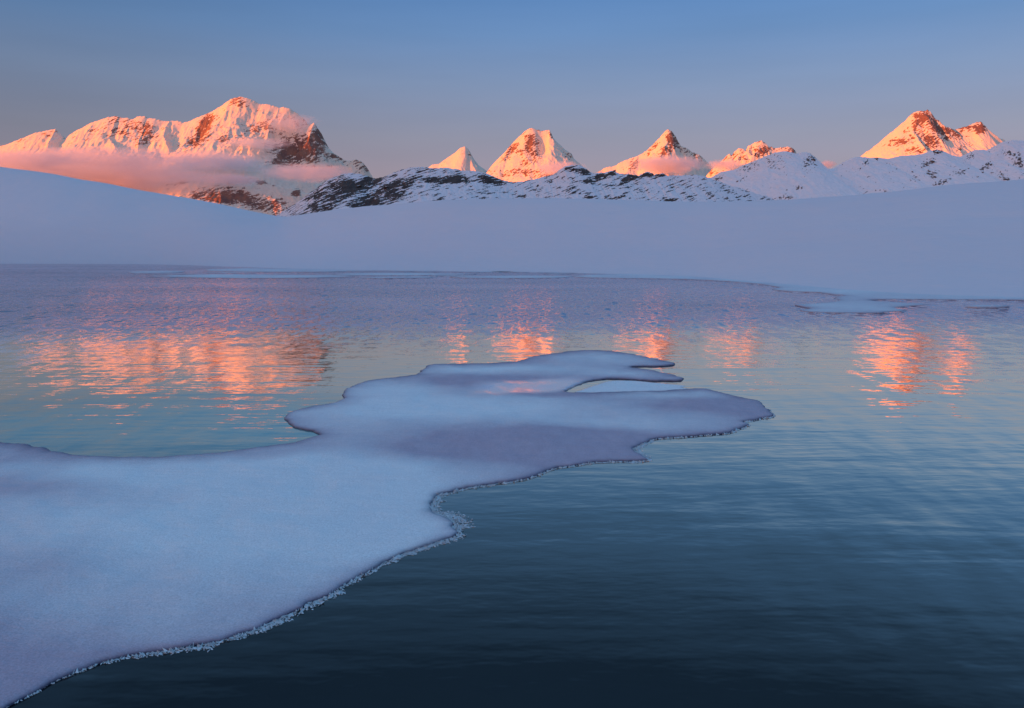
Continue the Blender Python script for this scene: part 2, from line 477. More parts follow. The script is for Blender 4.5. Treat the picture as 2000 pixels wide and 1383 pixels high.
# ------------------------------------------------------------------ mountains
def make_mountain(name, D, sky_pts, ribs, patches, u_range, w_range, step, k1, k2, dk, mat, rock0=0.0, flute=3.0, rough=1.2, crest_rough=0.8,
                  seed=1, streak=(9.0, 2.2, 0.5), blur=0.45, back=1.0, rock_steep=0.25, bowls=(), pw=0.85, **props):
    """A snow and rock mountain as one height field whose crest runs at depth D.
    Units inside are the width of one photo pixel at that depth (s metres). ribs are spurs that come down from the crest towards the lake,
    (column, row, depth) each; patches are the places where rock is bare."""
    s = D / FPX
    sk = np.array(sky_pts, float)
    a, b = ray(sk[:, 0], sk[:, 1])
    X1 = a * FPX
    Z1 = b * D / s
    xs = np.arange(u_range[0] - CX, u_range[1] - CX, step)
    ws = np.arange(w_range[0], w_range[1] + step, step)
    crest = np.interp(xs, X1, Z1)
    crest = crest + crest_rough * (fbm(xs / 7, xs * 0 + 3.3, 3, seed) + 0.9 * fbm(xs / 2.6, xs * 0 + 8.3, 2, seed + 1))
    Xg, Wg = np.meshgrid(xs, ws)
    d = np.abs(Wg + 6 * fbm(Xg / 60, Wg * 0, 2, seed + 40))
    # front slope: crest blurred more the further down it goes
    sig = [0, 4, 9, 18, 36, 70]
    lev = [crest]
    for sg in sig[1:]:
        n = int(3 * sg / step)
        kk = np.exp(-0.5 * (np.arange(-n, n + 1) * step / sg) ** 2)
        kk /= kk.sum()
        lev.append(np.convolve(np.pad(crest, n, mode='edge'), kk, 'valid'))
    lev = np.array(lev)
    want = np.interp(d * blur, sig, np.arange(len(sig)))
    i0 = np.clip(np.floor(want).astype(int), 0, len(sig) - 2)
    f = want - i0
    col = np.broadcast_to(np.arange(len(xs)), Xg.shape)
    zc = lev[i0, col] * (1 - f) + lev[i0 + 1, col] * f
    drop = np.where(d < dk, k1 * d, k1 * dk + k2 * (d - dk))
    drop = np.where(Wg > 0, d * back, drop)
    H = np.minimum(zc, crest[None] + 0.5) - drop
    for rb in ribs:
        k = rb[0]
        P = np.array(rb[1:], float)
        g = 1 + P[:, 2] / FPX
        a, b = ray(P[:, 0], P[:, 1])
        rx = a * FPX * g
        rz = b * FPX * g
        for j in range(len(P) - 1):
            ax, ay, az_ = rx[j], P[j, 2], rz[j]
            bx, by, bz = rx[j + 1] - ax, P[j + 1, 2] - ay, rz[j + 1] - az_
            wx = Xg + 2.5 * fbm(Xg / 14, Wg / 14, 3, seed + 70)
            t = np.clip(((wx - ax) * bx + (Wg - ay) * by) / (bx * bx + by * by + 1e-9), 0, 1)
            dist = np.hypot(wx - ax - t * bx, Wg - ay - t * by)
            H = np.maximum(H, az_ + t * bz - k * dist)
    for (bx, bw, rx, rw, dep) in bowls:
        H = H - dep * np.exp(-((Xg - bx) / rx) ** 2 - ((Wg - bw) / rw) ** 2)
    H = np.minimum(H, crest[None] + 0.3 - 0.25 * d)
    near = smooth(0, 26, d)
    nz = ridged(Xg / 26 + 0.3 * fbm(Xg / 40, Wg / 40, 2, seed + 3), Wg / 70, 4, seed) - 0.55
    nz2 = ridged(Xg / 11 + 0.4 * nz, Wg / 26, 3, seed + 91) - 0.55
    H = H + near * flute * (nz * 3.2 + nz2 * 1.3)
    pxv, pyv = to_photo(Xg * s * CT / CT, D + Wg * s, H * s + CAM_H)
    P = np.full(H.shape, rock0)
    for (cx, cy, rx, ry, deg, wt) in patches:
        c, sn = math.cos(R(deg)), math.sin(R(deg))
        ex, ey = ((pxv - cx) * c + (pyv - cy) * sn) / rx, (-(pxv - cx) * sn + (pyv - cy) * c) / ry
        P = np.maximum(P, wt * np.exp(-0.6 * (ex * ex + ey * ey) ** 1.3))
    gx = np.gradient(H, step, axis=1)
    gy = np.gradient(H, step, axis=0)
    steep = np.hypot(gx, gy)
    la, lb, rot = streak
    c, sn = math.cos(rot), math.sin(rot)
    q1, q2 = Xg * c + H * sn, -Xg * sn + H * c
    n1 = fbm(q1 / la, q2 / lb + Wg / 30, 4, seed + 11, 0.6)
    n2 = fbm(Xg / 30, H / 18, 3, seed + 21)
    n3 = fbm(Xg / 3.2, H / 2.6 + Wg / 7, 3, seed + 51)
    rock = P * pw + 1.05 * n1 + 0.45 * n2 + 0.25 * n3 + rock_steep * (steep - 1.0)
    rmask = smooth(0.38, 0.6, rock)
    H = H + rmask * rough * (ridged(Xg / 6, Wg / 9, 3, seed + 31) - 0.5) * (0.25 + 0.75 * near)
    V = np.stack([Xg * s, D + Wg * s, H * s + CAM_H], -1)
    V = V - np.array([0, D, 0])
    me = mesh_from(name, V.reshape(-1, 3), grid_faces(*H.shape), mat, {'rock': rock.ravel()})
    o = put(name, me, loc=(0, D, 0), **props)
    return o, (xs, ws, H, s)


FAR_GROUP = 'far sunlit mountains along the skyline'
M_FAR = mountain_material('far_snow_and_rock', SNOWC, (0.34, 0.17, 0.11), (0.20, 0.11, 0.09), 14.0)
M_NEAR = mountain_material('ridge_snow_and_rock', (0.86, 0.81, 0.83), (0.06, 0.043, 0.04), (0.10, 0.075, 0.065), 1.3, 0.6)
M_NEAR2 = mountain_material('slope_snow_and_rock', (0.90, 0.84, 0.85), (0.12, 0.09, 0.08), (0.17, 0.13, 0.12), 1.5)

SK_MASSIF = [(-150, 330), (-60, 300), (16, 281), (32, 275), (49, 269), (69, 259), (89, 255), (101, 252), (108, 250.5), (113, 257), (121, 265), (126.5, 273), (134, 265), (146, 257),
             (162, 249), (176, 240), (190, 236), (202, 231), (215, 228), (229, 226), (239, 229), (251, 230), (259, 233), (269, 227), (283, 227), (289, 231), (300, 231), (312, 234),
             (324, 236), (340, 235), (352, 237), (358, 239), (370, 236), (390, 227), (409, 218), (430, 208), (445, 197), (458, 190.5), (470, 189), (483, 191), (495, 195), (508, 202),
             (525, 203), (539, 207), (547, 210), (554, 206), (567, 209), (581, 218), (592, 227), (601, 239), (607, 240), (613, 236), (617, 242), (619, 250), (628, 261), (631, 269),
             (636, 280), (641, 290), (651, 299), (661, 305), (672, 312), (684, 314), (695, 311), (705, 314), (716, 326), (726, 342), (740, 370), (770, 420), (800, 450)]
make_mountain('mountain', 9000, SK_MASSIF,
    ribs=[(0.95, (470, 190, -4), (445, 214, -28), (425, 240, -60), (400, 275, -105), (372, 300, -150)),
          (0.9, (545, 210, -4), (522, 245, -60), (490, 275, -105), (455, 302, -160)),
          (1.5, (613, 238, -2), (601, 262, -45), (550, 290, -95), (522, 318, -135)),
          (0.9, (641, 292, -2), (600, 322, -60), (560, 345, -130)),
          (0.9, (229, 228, -3), (213, 262, -50), (225, 290, -100)),
          (0.9, (289, 232, -3), (272, 268, -55), (268, 292, -90)),
          (0.9, (184, 239, -3), (160, 270, -50)), (0.9, (330, 236, -3), (318, 262, -50), (330, 290, -90)),
          (0.9, (107, 252, -2), (96, 280, -40)), (0.9, (260, 233, -2), (243, 262, -45)),
          (0.8, (230, 372, -225), (330, 352, -230), (400, 360, -250), (470, 370, -250), (540, 388, -260), (572, 412, -265)),
          (1.0, (400, 361, -250), (385, 378, -275), (370, 395, -300)), (1.0, (470, 371, -250), (470, 390, -285), (465, 410, -310))],
    patches=[(465, 197, 19, 9, 0, .75), (402, 248, 13, 30, 25, .95), (388, 272, 32, 13, -35, .8), (440, 268, 22, 10, -30, .6), (500, 252, 46, 9, -28, .65), (524, 247, 11, 10, 0, .7),
             (590, 292, 62, 22, 0, .85), (622, 265, 13, 18, 0, .9), (560, 312, 38, 14, 0, .75), (655, 308, 22, 8, 20, .7), (703, 322, 20, 10, 30, .6), (215, 242, 26, 9, -30, .5),
             (252, 250, 30, 16, 0, .6), (284, 260, 22, 22, 0, .7), (180, 256, 22, 9, -40, .4), (100, 262, 20, 8, 0, .45), (55, 270, 25, 5, -20, .4), (440, 386, 55, 15, 0, 1.1),
             (395, 381, 30, 10, 0, .9), (492, 396, 42, 12, 0, .7), (532, 402, 26, 15, 0, .85), (350, 358, 22, 5, -15, .6), (577, 378, 9, 6, 0, .9), (500, 354, 22, 5, 10, .7), (520, 245, 8, 12, 0, .6),
             (600, 240, 12, 8, 0, .5)],
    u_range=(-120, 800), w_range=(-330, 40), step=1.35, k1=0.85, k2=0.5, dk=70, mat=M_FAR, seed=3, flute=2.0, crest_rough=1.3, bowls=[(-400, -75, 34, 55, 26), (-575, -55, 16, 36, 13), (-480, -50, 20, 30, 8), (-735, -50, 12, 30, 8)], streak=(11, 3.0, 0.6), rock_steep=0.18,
    kind='structure', category='mountain', group=FAR_GROUP, label='broad snowy massif at the left, the highest and widest of the far mountains')

make_mountain('mountain', 7500, [(780, 400), (815, 345), (830, 331), (836.6, 327), (845, 321), (857.6, 320), (874, 308), (887, 299), (899.6, 288), (908, 286), (914, 290), (918.5, 298), (925, 310),
                                 (935, 323), (952, 335.5), (985, 365), (1020, 400)],
    ribs=[(0.9, (916, 293, -2), (919, 308, -16), (923, 320, -32), (930, 335, -50))], patches=[(917, 300, 3, 6, 0, .7)],
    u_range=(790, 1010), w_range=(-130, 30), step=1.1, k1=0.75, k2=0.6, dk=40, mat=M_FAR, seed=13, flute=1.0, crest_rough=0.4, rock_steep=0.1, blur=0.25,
    kind='structure', category='mountain', group=FAR_GROUP, label='small smooth snow peak, the first right of the broad massif')

make_mountain('mountain', 6800, [(900, 400), (935, 350), (951, 336.6), (958, 327), (971, 312), (983.6, 300), (996, 285), (1011, 269), (1023.5, 258), (1034, 251), (1040, 250), (1047, 251.5), (1072, 251.5),
                                 (1076, 259), (1080, 269), (1089, 279), (1097, 286), (1105, 293.5), (1116, 300), (1120, 310), (1131, 319), (1150, 335), (1200, 390)],
    ribs=[(1.0, (1041, 250, -1), (1035, 264, -18), (1043, 284, -40), (1049, 302, -62), (1040, 320, -90)), (0.8, (1073, 252, -1), (1072, 275, -35), (1076, 300, -75), (1070, 330, -110)),
          (0.8, (1000, 282, -3), (985, 312, -40), (975, 335, -70))],
    patches=[(1034, 281, 10, 20, 12, 1.0), (998, 294, 24, 7, -50, .75), (1046, 302, 13, 10, 0, .75), (1018, 297, 14, 8, -20, .6), (1111, 303, 10, 7, 20, .75), (1060, 253, 12, 3, 0, .8), (1077, 262, 5, 10, 0, .6),
             (1020, 338, 45, 9, 0, .55), (1075, 345, 30, 8, 0, .6), (1035, 318, 20, 7, 0, .5)],
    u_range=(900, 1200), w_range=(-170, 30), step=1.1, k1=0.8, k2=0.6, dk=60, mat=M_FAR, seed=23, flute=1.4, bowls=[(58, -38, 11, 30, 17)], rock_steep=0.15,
    kind='structure', category='mountain', group=FAR_GROUP, label='flat-topped pyramid peak with a rocky rib down its middle')

make_mountain('mountain', 6200, [(1120, 380), (1160, 340), (1182, 327), (1200, 324), (1222, 312), (1247, 304), (1262, 295), (1275, 282), (1290, 267), (1300, 255), (1304.5, 252), (1312, 256), (1320, 266),
                                 (1325, 277.5), (1329, 285), (1340, 289), (1352, 297), (1365, 302), (1380, 314), (1400, 335), (1440, 390)],
    ribs=[(1.05, (1304.5, 253, -1), (1306, 268, -14), (1300, 285, -34), (1288, 305, -60)), (0.9, (1340, 290, -2), (1335, 312, -35)), (0.9, (1247, 304, -2), (1228, 330, -40))],
    patches=[(1311, 272, 9, 17, 0, 1.0), (1300, 296, 15, 9, 0, .8), (1278, 286, 18, 5, -45, .65), (1238, 320, 12, 9, -45, .75), (1348, 298, 24, 6, 28, .6), (1322, 270, 5, 12, 0, .8)],
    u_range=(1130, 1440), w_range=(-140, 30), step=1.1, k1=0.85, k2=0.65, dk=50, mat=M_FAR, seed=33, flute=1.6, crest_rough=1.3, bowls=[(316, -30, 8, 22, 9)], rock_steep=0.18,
    kind='structure', category='mountain', group=FAR_GROUP, label='sharp triangular peak with cloud round its foot')

make_mountain('mountain', 5400, [(1350, 380), (1390, 330), (1410, 314), (1417, 306), (1425, 300), (1429, 304), (1435, 295), (1444, 289), (1451, 289), (1456, 295), (1462, 285), (1475, 277.5), (1487.5, 274.5),
                                 (1495, 279), (1500, 287.5), (1506, 286), (1512, 290), (1525, 289), (1540, 286), (1550, 290), (1556, 300), (1580, 325), (1620, 380)],
    ribs=[(1.0, (1487, 275, -1), (1478, 295, -22), (1462, 318, -50)), (1.1, (1451, 290, -1), (1441, 308, -22)), (1.0, (1497, 280, -1), (1497, 300, -25)), (1.1, (1466, 283, -2), (1455, 304, -26))],
    patches=[(1490, 296, 16, 8, -35, .95), (1448, 298, 10, 10, -30, .5), (1475, 288, 15, 8, 0, .5), (1550, 293, 8, 8, 0, .5), (1505, 290, 10, 4, 0, .7)],
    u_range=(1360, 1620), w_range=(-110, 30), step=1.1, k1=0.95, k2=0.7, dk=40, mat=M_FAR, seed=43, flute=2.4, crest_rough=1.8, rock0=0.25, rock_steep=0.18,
    kind='structure', category='mountain', group=FAR_GROUP, label='low jagged rocky peak right of the sharp triangular one')

make_mountain('mountain', 4600, [(1600, 380), (1650, 330), (1681, 304.5), (1697.6, 293), (1714, 280), (1731, 265.6), (1748, 252), (1765, 238), (1777, 227), (1786, 219), (1794, 216), (1802.6, 217), (1813, 215),
                                 (1818, 220.5), (1821.5, 230), (1828, 234), (1834, 243.5), (1844.6, 248), (1855, 250), (1865.6, 253), (1878, 248), (1895, 243.5), (1905.5, 239), (1916, 237), (1921, 243.5),
                                 (1926.5, 254), (1937, 262.5), (1949.6, 268), (1962, 274), (1990, 290), (2060, 350)],
    ribs=[(1.0, (1794, 217, -1), (1789, 240, -24), (1783, 256, -42), (1798, 280, -80), (1816, 302, -115)), (1.0, (1834, 244, -1), (1834, 270, -32), (1832, 296, -64)), (1.0, (1916, 238, -1), (1917, 258, -22)),
          (0.9, (1815, 216, -1), (1815, 245, -32), (1822, 268, -58))],
    patches=[(1815, 247, 32, 34, 0, .62), (1862, 260, 26, 9, 8, .7), (1905, 250, 22, 9, 0, .8), (1802, 232, 16, 18, 0, 1.05), (1826, 247, 10, 20, -20, .95), (1790, 242, 7, 14, 20, 1.0), (1757, 278, 28, 7, -8, .8), (1816, 272, 22, 20, 0, .68), (1850, 256, 14, 7, 10, .95), (1846, 270, 8, 7, 0, .85),
             (1884, 251, 17, 5, -10, .9), (1913, 251, 12, 10, 0, 1.05), (1790, 294, 28, 7, 0, .6), (1875, 290, 8, 4, -20, .7), (1895, 280, 5, 4, 0, .5)],
    u_range=(1600, 2060), w_range=(-150, 30), step=1.1, k1=0.8, k2=0.6, dk=60, mat=M_FAR, seed=53, flute=1.5, crest_rough=1.6, bowls=[(803, -45, 9, 30, 10), (858, -40, 14, 26, 7)], rock_steep=0.12,
    kind='structure', category='mountain', group=FAR_GROUP, label='twin-topped rocky peak glowing orange at the far right')

SK_DARK = [(500, 450), (537, 424), (550, 414), (571, 401.5), (592, 387), (613, 372), (634, 355), (651, 346), (668, 339.5), (684, 337), (701, 339.5), (718, 345), (731, 349), (745, 347), (761, 340), (782, 331),
           (803, 327), (824, 326), (836.6, 327.5), (853, 329), (870, 327), (885, 329), (904, 333), (929, 334), (950, 337.6), (960, 343), (971, 347), (984, 352), (1002, 356), (1023, 354), (1044.5, 350), (1065.5, 344),
           (1080, 341), (1095, 331), (1105, 324), (1118, 322.5), (1130.6, 322), (1143, 328), (1152, 335), (1160, 339), (1185, 336), (1201, 332.5), (1205, 337.5), (1222, 340), (1247, 342.5), (1265, 334), (1277, 341), (1295, 338),
           (1302, 342.5), (1330, 342.5), (1357, 341), (1380, 345), (1420, 360), (1500, 385), (1560, 410)]
dark_ridge, DK = make_mountain('rocky_ridge', 900, SK_DARK,
    ribs=[(0.7, (684, 338, -2), (650, 372, -60), (620, 400, -110)), (0.6, (824, 327, -2), (800, 352, -50), (770, 385, -110)), (0.6, (1118, 323, -2), (1110, 350, -50), (1120, 380, -110)),
          (0.6, (904, 334, -2), (920, 358, -50), (905, 385, -110)), (0.6, (1265, 336, -2), (1240, 360, -50), (1225, 385, -100))],
    patches=[(690, 366, 62, 18, -18, .85), (640, 388, 62, 32, -38, .66), (745, 386, 70, 18, -18, .75), (780, 358, 50, 9, -14, .78), (880, 351, 70, 8, 0, .85), (960, 352, 40, 8, 8, .75), (740, 378, 40, 12, -20, .72), (715, 392, 60, 10, -10, .6),
             (1108, 332, 18, 6, -30, .5), (1135, 336, 20, 7, 0, .75), (1160, 350, 28, 7, -15, .85), (1190, 342, 16, 5, -20, .75), (1225, 352, 34, 7, -25, .72), (1265, 340, 14, 6, -10, .8), (1292, 342, 9, 4, 0, .85),
             (1120, 375, 30, 8, 0, .45), (840, 335, 60, 6, 0, .45), (660, 350, 30, 7, -20, .55), (1150, 384, 20, 5, 0, .5), (1210, 384, 20, 4, -25, .7), (1310, 391, 14, 3, -10, .85), (700, 352, 16, 5, 15, .6)],
    u_range=(500, 1530), w_range=(-300, 25), step=1.1, k1=0.5, k2=0.36, dk=40, mat=M_NEAR, seed=63, flute=1.1, rough=2.2, crest_rough=1.3, rock0=0.28, pw=1.2, streak=(22, 3.4, 0.45), rock_steep=0.2, blur=0.3,
    kind='structure', category='ridge', label='low dark rocky ridge streaked with snow behind the snow bank')

SK_SNOW = [(1290, 400), (1330, 372), (1370, 353), (1392, 345), (1407, 336), (1435, 331), (1455, 321), (1472, 315), (1497, 304), (1515, 297.5), (1535, 295), (1555, 300), (1565, 297.5), (1579, 297), (1590, 306), (1600, 317.5),
           (1612, 328.6), (1620, 331), (1630, 327.5), (1647, 316), (1664, 308.6), (1679, 305.5), (1697.6, 307.6), (1716.5, 307.6), (1735, 310), (1760.6, 304), (1781.6, 303), (1800.5, 301), (1815, 295), (1830, 292), (1847, 297),
           (1859, 303), (1874, 306.5), (1886.6, 301), (1903, 293), (1916, 292.5), (1926.5, 294), (1941, 285.5), (1958, 277), (1975, 274), (2000, 274), (2060, 268), (2150, 280), (2250, 300)]
snow_ridge, SR = make_mountain('snowy_ridge', 1150, SK_SNOW,
    ribs=[(0.5, (1535, 296, -2), (1500, 330, -60), (1470, 365, -120)), (0.55, (1579, 298, -1), (1590, 330, -50), (1600, 365, -110)), (0.5, (1830, 293, -1), (1815, 320, -50), (1795, 350, -100)),
          (0.5, (1966, 276, -1), (1930, 318, -60), (1905, 350, -110)), (0.5, (1690, 307, -1), (1680, 335, -50), (1660, 365, -110)), (0.5, (2040, 270, -1), (1990, 315, -60))],
    patches=[(1583, 312, 10, 14, 20, .7), (1575, 318, 9, 9, 0, .65), (1400, 352, 14, 5, -35, .6), (1470, 325, 22, 10, -20, .42), (1510, 320, 22, 12, 0, .42), (1692, 318, 6, 5, -45, .75), (1713, 310, 5, 4, -45, .6),
             (1830, 297, 12, 6, 10, .8), (1812, 319, 12, 6, -20, .75), (1820, 338, 12, 7, 10, .7), (1897, 305, 10, 5, -20, .72), (1925, 325, 18, 5, -48, .75), (1960, 345, 16, 5, 30, .7), (1990, 315, 8, 20, -15, .6),
             (1975, 300, 16, 4, 25, .6), (1840, 355, 22, 5, -30, .6), (1785, 352, 12, 4, 0, .5), (1880, 335, 14, 6, -30, .5), (1520, 388, 28, 3, -5, .55), (1560, 368, 8, 4, 0, .5), (1440, 358, 30, 3, -35, .5)],
    u_range=(1300, 2230), w_range=(-320, 25), step=1.15, k1=0.5, k2=0.36, dk=40, mat=M_NEAR2, seed=73, flute=0.9, rough=1.6, crest_rough=0.7, rock0=0.02, streak=(7, 2.4, 0.7), rock_steep=0.15, blur=0.3,
    kind='structure', category='ridge', label='white snow ridge dotted with bare rocks at the right, below the twin-topped peak')


# ------------------------------------------------------------------ rock outcrops that stand out of the near ridges
def rock_mesh(name, seed):
    import bmesh
    bm = bmesh.new()
    bmesh.ops.create_icosphere(bm, subdivisions=2, radius=1.0)
    r = np.random.default_rng(seed)
    planes = [(Vector(r.normal(size=3)).normalized(), r.uniform(0.45, 0.85)) for _ in range(9)]
    for v in bm.verts:
        for n, c in planes:
            e = v.co.dot(n) - c
            if e > 0:
                v.co -= n * e
        v.co *= 1 + 0.10 * r.normal()
    me = bpy.data.meshes.new(name)
    bm.to_mesh(me)
    bm.free()
    me.attributes.new('rock', 'FLOAT', 'POINT').data.foreach_set('value', np.full(len(me.vertices), 1.0, np.float32))
    me.materials.append(M_ROCK)
    return me


def rock_material():
    b = NT('outcrop_rock')
    geo = b.n('ShaderNodeNewGeometry')
    obj = b.n('ShaderNodeTexCoord').outputs['Object']
    up = b.n('ShaderNodeSeparateXYZ', {0: geo.outputs['Normal']}).outputs[2]
    f = b.math('ADD', up, b.math('MULTIPLY', b.math('SUBTRACT', b.noise(obj, 2.5, 4, 0.6), 0.5), 0.9))
    fac = b.ramp(f, [(0.62, 0.0), (0.74, 1.0)])
    rc = b.mix(b.noise(obj, 1.7, 4), (0.075, 0.055, 0.05), (0.15, 0.115, 0.10))
    bump = b.n('ShaderNodeBump', {'Height': b.noise(obj, 5.0, 4, 0.7), 'Distance': 0.3, 'Strength': 0.6})
    p = b.n('ShaderNodeBsdfPrincipled', {'Base Color': b.mix(fac, rc, (0.85, 0.85, 0.87)), 'Roughness': 0.9, 'Specular IOR Level': 0.15, 'Normal': bump.outputs[0]})
    return b.surf(p.outputs[0])


M_ROCK = rock_material()
ROCKS = [rock_mesh('rock', 100 + i) for i in range(7)]


def place_rocks(ridge, data, D, spots):
    xs, ws, H, s = data
    px, py = to_photo(xs[None] * s, D + ws[:, None] * s, H * s + CAM_H)
    for (cx, cy, size, deg) in spots:
        # the ridge point that shows nearest to that photo position (front side)
        e = (px - cx) ** 2 + (py - cy) ** 2
        i, j = np.unravel_index(np.argmin(e), e.shape)
        o = put('rock', ROCKS[rng.integers(len(ROCKS))], parent=ridge)
        r = size * s * 0.5
        o.location = (xs[j] * s, ws[i] * s, H[i, j] * s + CAM_H - 0.1 * r)
        o.scale = (r * rng.uniform(0.85, 1.2), r * rng.uniform(0.7, 1.1), r * rng.uniform(0.32, 0.5))
        o.rotation_euler = (rng.uniform(-0.3, 0.3), R(deg), rng.uniform(-0.5, 0.5))


dark_spots = [(1192, 335, 14, -25), (1200, 333, 10, -20), (1263, 337, 12, -15), (1272, 340, 10, 0), (1292, 340, 13, -10), (1284, 343, 9, -10), (1215, 352, 12, -30), (1230, 349, 11, -30), (1242, 346, 10, -30),
              (1218, 382, 13, -30), (1207, 386, 10, -25), (1300, 390, 9, -15), (1316, 389, 10, -10), (1190, 344, 12, -20), (1175, 348, 14, -20), (1160, 352, 15, -15), (1143, 349, 12, -15), (1120, 330, 10, -20),
              (1352, 372, 8, -35), (1362, 365, 7, -35), (930, 384, 8, -30), (1050, 364, 9, -60), (1045, 372, 7, -50), (860, 343, 9, -10), (905, 350, 12, 0), (945, 350, 11, 5), (985, 355, 10, 0), (822, 355, 12, -10),
              (790, 358, 13, -15), (755, 366, 12, -20), (668, 352, 10, -20), (700, 365, 13, -30), (720, 372, 12, -30), (650, 372, 10, -40), (625, 392, 11, -40), (640, 405, 10, -30), (600, 408, 10, -40), (735, 388, 12, -20),
              (690, 398, 10, -20), (1131, 378, 9, -40), (1145, 386, 8, -30), (1110, 386, 9, 0)]
snow_spots = [(1690, 317, 9, -45), (1712, 311, 7, -50), (1760, 322, 6, -10), (1828, 297, 13, 0), (1836, 299, 10, 10), (1820, 316, 12, -15), (1806, 321, 9, -35), (1800, 325, 8, -20), (1815, 334, 10, 30), (1828, 337, 12, 15),
              (1822, 346, 11, 5), (1898, 303, 9, -20), (1890, 308, 7, -20), (1935, 322, 9, -50), (1928, 328, 8, -50), (1918, 337, 8, -50), (1908, 345, 7, -45), (1938, 337, 7, 30), (1955, 345, 10, 30), (1965, 350, 9, 20),
              (1984, 300, 8, 40), (1992, 312, 9, 60), (1997, 322, 8, 60), (1970, 298, 8, 20), (1844, 354, 9, -40), (1855, 350, 8, -40), (1826, 360, 8, -30), (1795, 352, 7, 20), (1783, 336, 6, 40), (1790, 345, 6, 0),
              (1880, 333, 7, -40), (1890, 329, 7, -30), (1404, 352, 11, -40), (1398, 356, 8, -40), (1440, 354, 8, -40), (1387, 366, 8, -40), (1459, 370, 6, -30), (1497, 387, 8, 0), (1523, 386, 7, -20), (1536, 385, 7, -30),
              (1544, 387, 6, -30), (1504, 390, 6, 0), (1559, 366, 6, 10), (1534, 379, 5, -20), (1583, 306, 10, 40), (1589, 313, 10, 40), (1578, 316, 9, 0), (1593, 322, 9, 30), (1572, 325, 7, 0), (1480, 322, 6, -20),
              (1510, 318, 6, 0), (1530, 315, 5, 0), (1522, 330, 5, 0), (1730, 373, 5, -20), (1652, 365, 5, -10), (1642, 343, 5, 10), (1750, 330, 5, -50), (1695, 346, 6, -50), (1680, 330, 6, -60)]
place_rocks(dark_ridge, DK, 900, dark_spots)
place_rocks(snow_ridge, SR, 1150, snow_spots)


# ------------------------------------------------------------------ lake ice
def catmull(P, closed=True, step=3.0, rough=0.0, seed=0):
    P = np.array(P, float)
    n = len(P)
    out = []
    for i in range(n if closed else n - 1):
        p0, p1, p2, p3 = P[(i - 1) % n], P[i], P[(i + 1) % n], P[(i + 2) % n]
        m = max(1, int(np.hypot(*(p2 - p1)) / step))
        for t in np.arange(m) / m:
            a = 2 * p1 + (p2 - p0) * t * 0.8 + ((2 * p0 - 5 * p1 + 4 * p2 - p3) * 0.8 + 0) * 0 * t * t
            # centripetal-like cardinal spline, tension 0.4
            m1, m2 = 0.4 * (p2 - p0), 0.4 * (p3 - p1)
            q = (2 * t ** 3 - 3 * t ** 2 + 1) * p1 + (t ** 3 - 2 * t ** 2 + t) * m1 + (-2 * t ** 3 + 3 * t ** 2) * p2 + (t ** 3 - t ** 2) * m2
            out.append(q)
    return np.array(out)


def seg_dist(P, L):
    """distance of points P to the closed polyline L, and the nearest segment"""
    A = L
    B = np.roll(L, -1, 0)
    best = np.full(len(P), 1e9)
    idx = np.zeros(len(P), int)
    for j0 in range(0, len(A), 400):
        a, b = A[j0:j0 + 400], B[j0:j0 + 400]
        ab = b - a
        ap = P[:, None] - a[None]
        t = np.clip((ap * ab).sum(-1) / ((ab * ab).sum(-1) + 1e-12), 0, 1)
        d = np.linalg.norm(ap - t[..., None] * ab, axis=-1)
        k = d.argmin(1)
        dm = d[np.arange(len(P)), k]
        m = dm < best
        best[m] = dm[m]
        idx[m] = k[m] + j0
    return best, idx


def inside_poly(P, L):
    x, y = P[:, 0], P[:, 1]
    A, B = L, np.roll(L, -1, 0)
    res = np.zeros(len(P), bool)
    for (ax, ay), (bx, by) in zip(A, B):
        if ay == by:
            continue
        c = ((ay > y) != (by > y)) & (x < (bx - ax) * (y - ay) / (by - ay) + ax)
        res ^= c
    return res


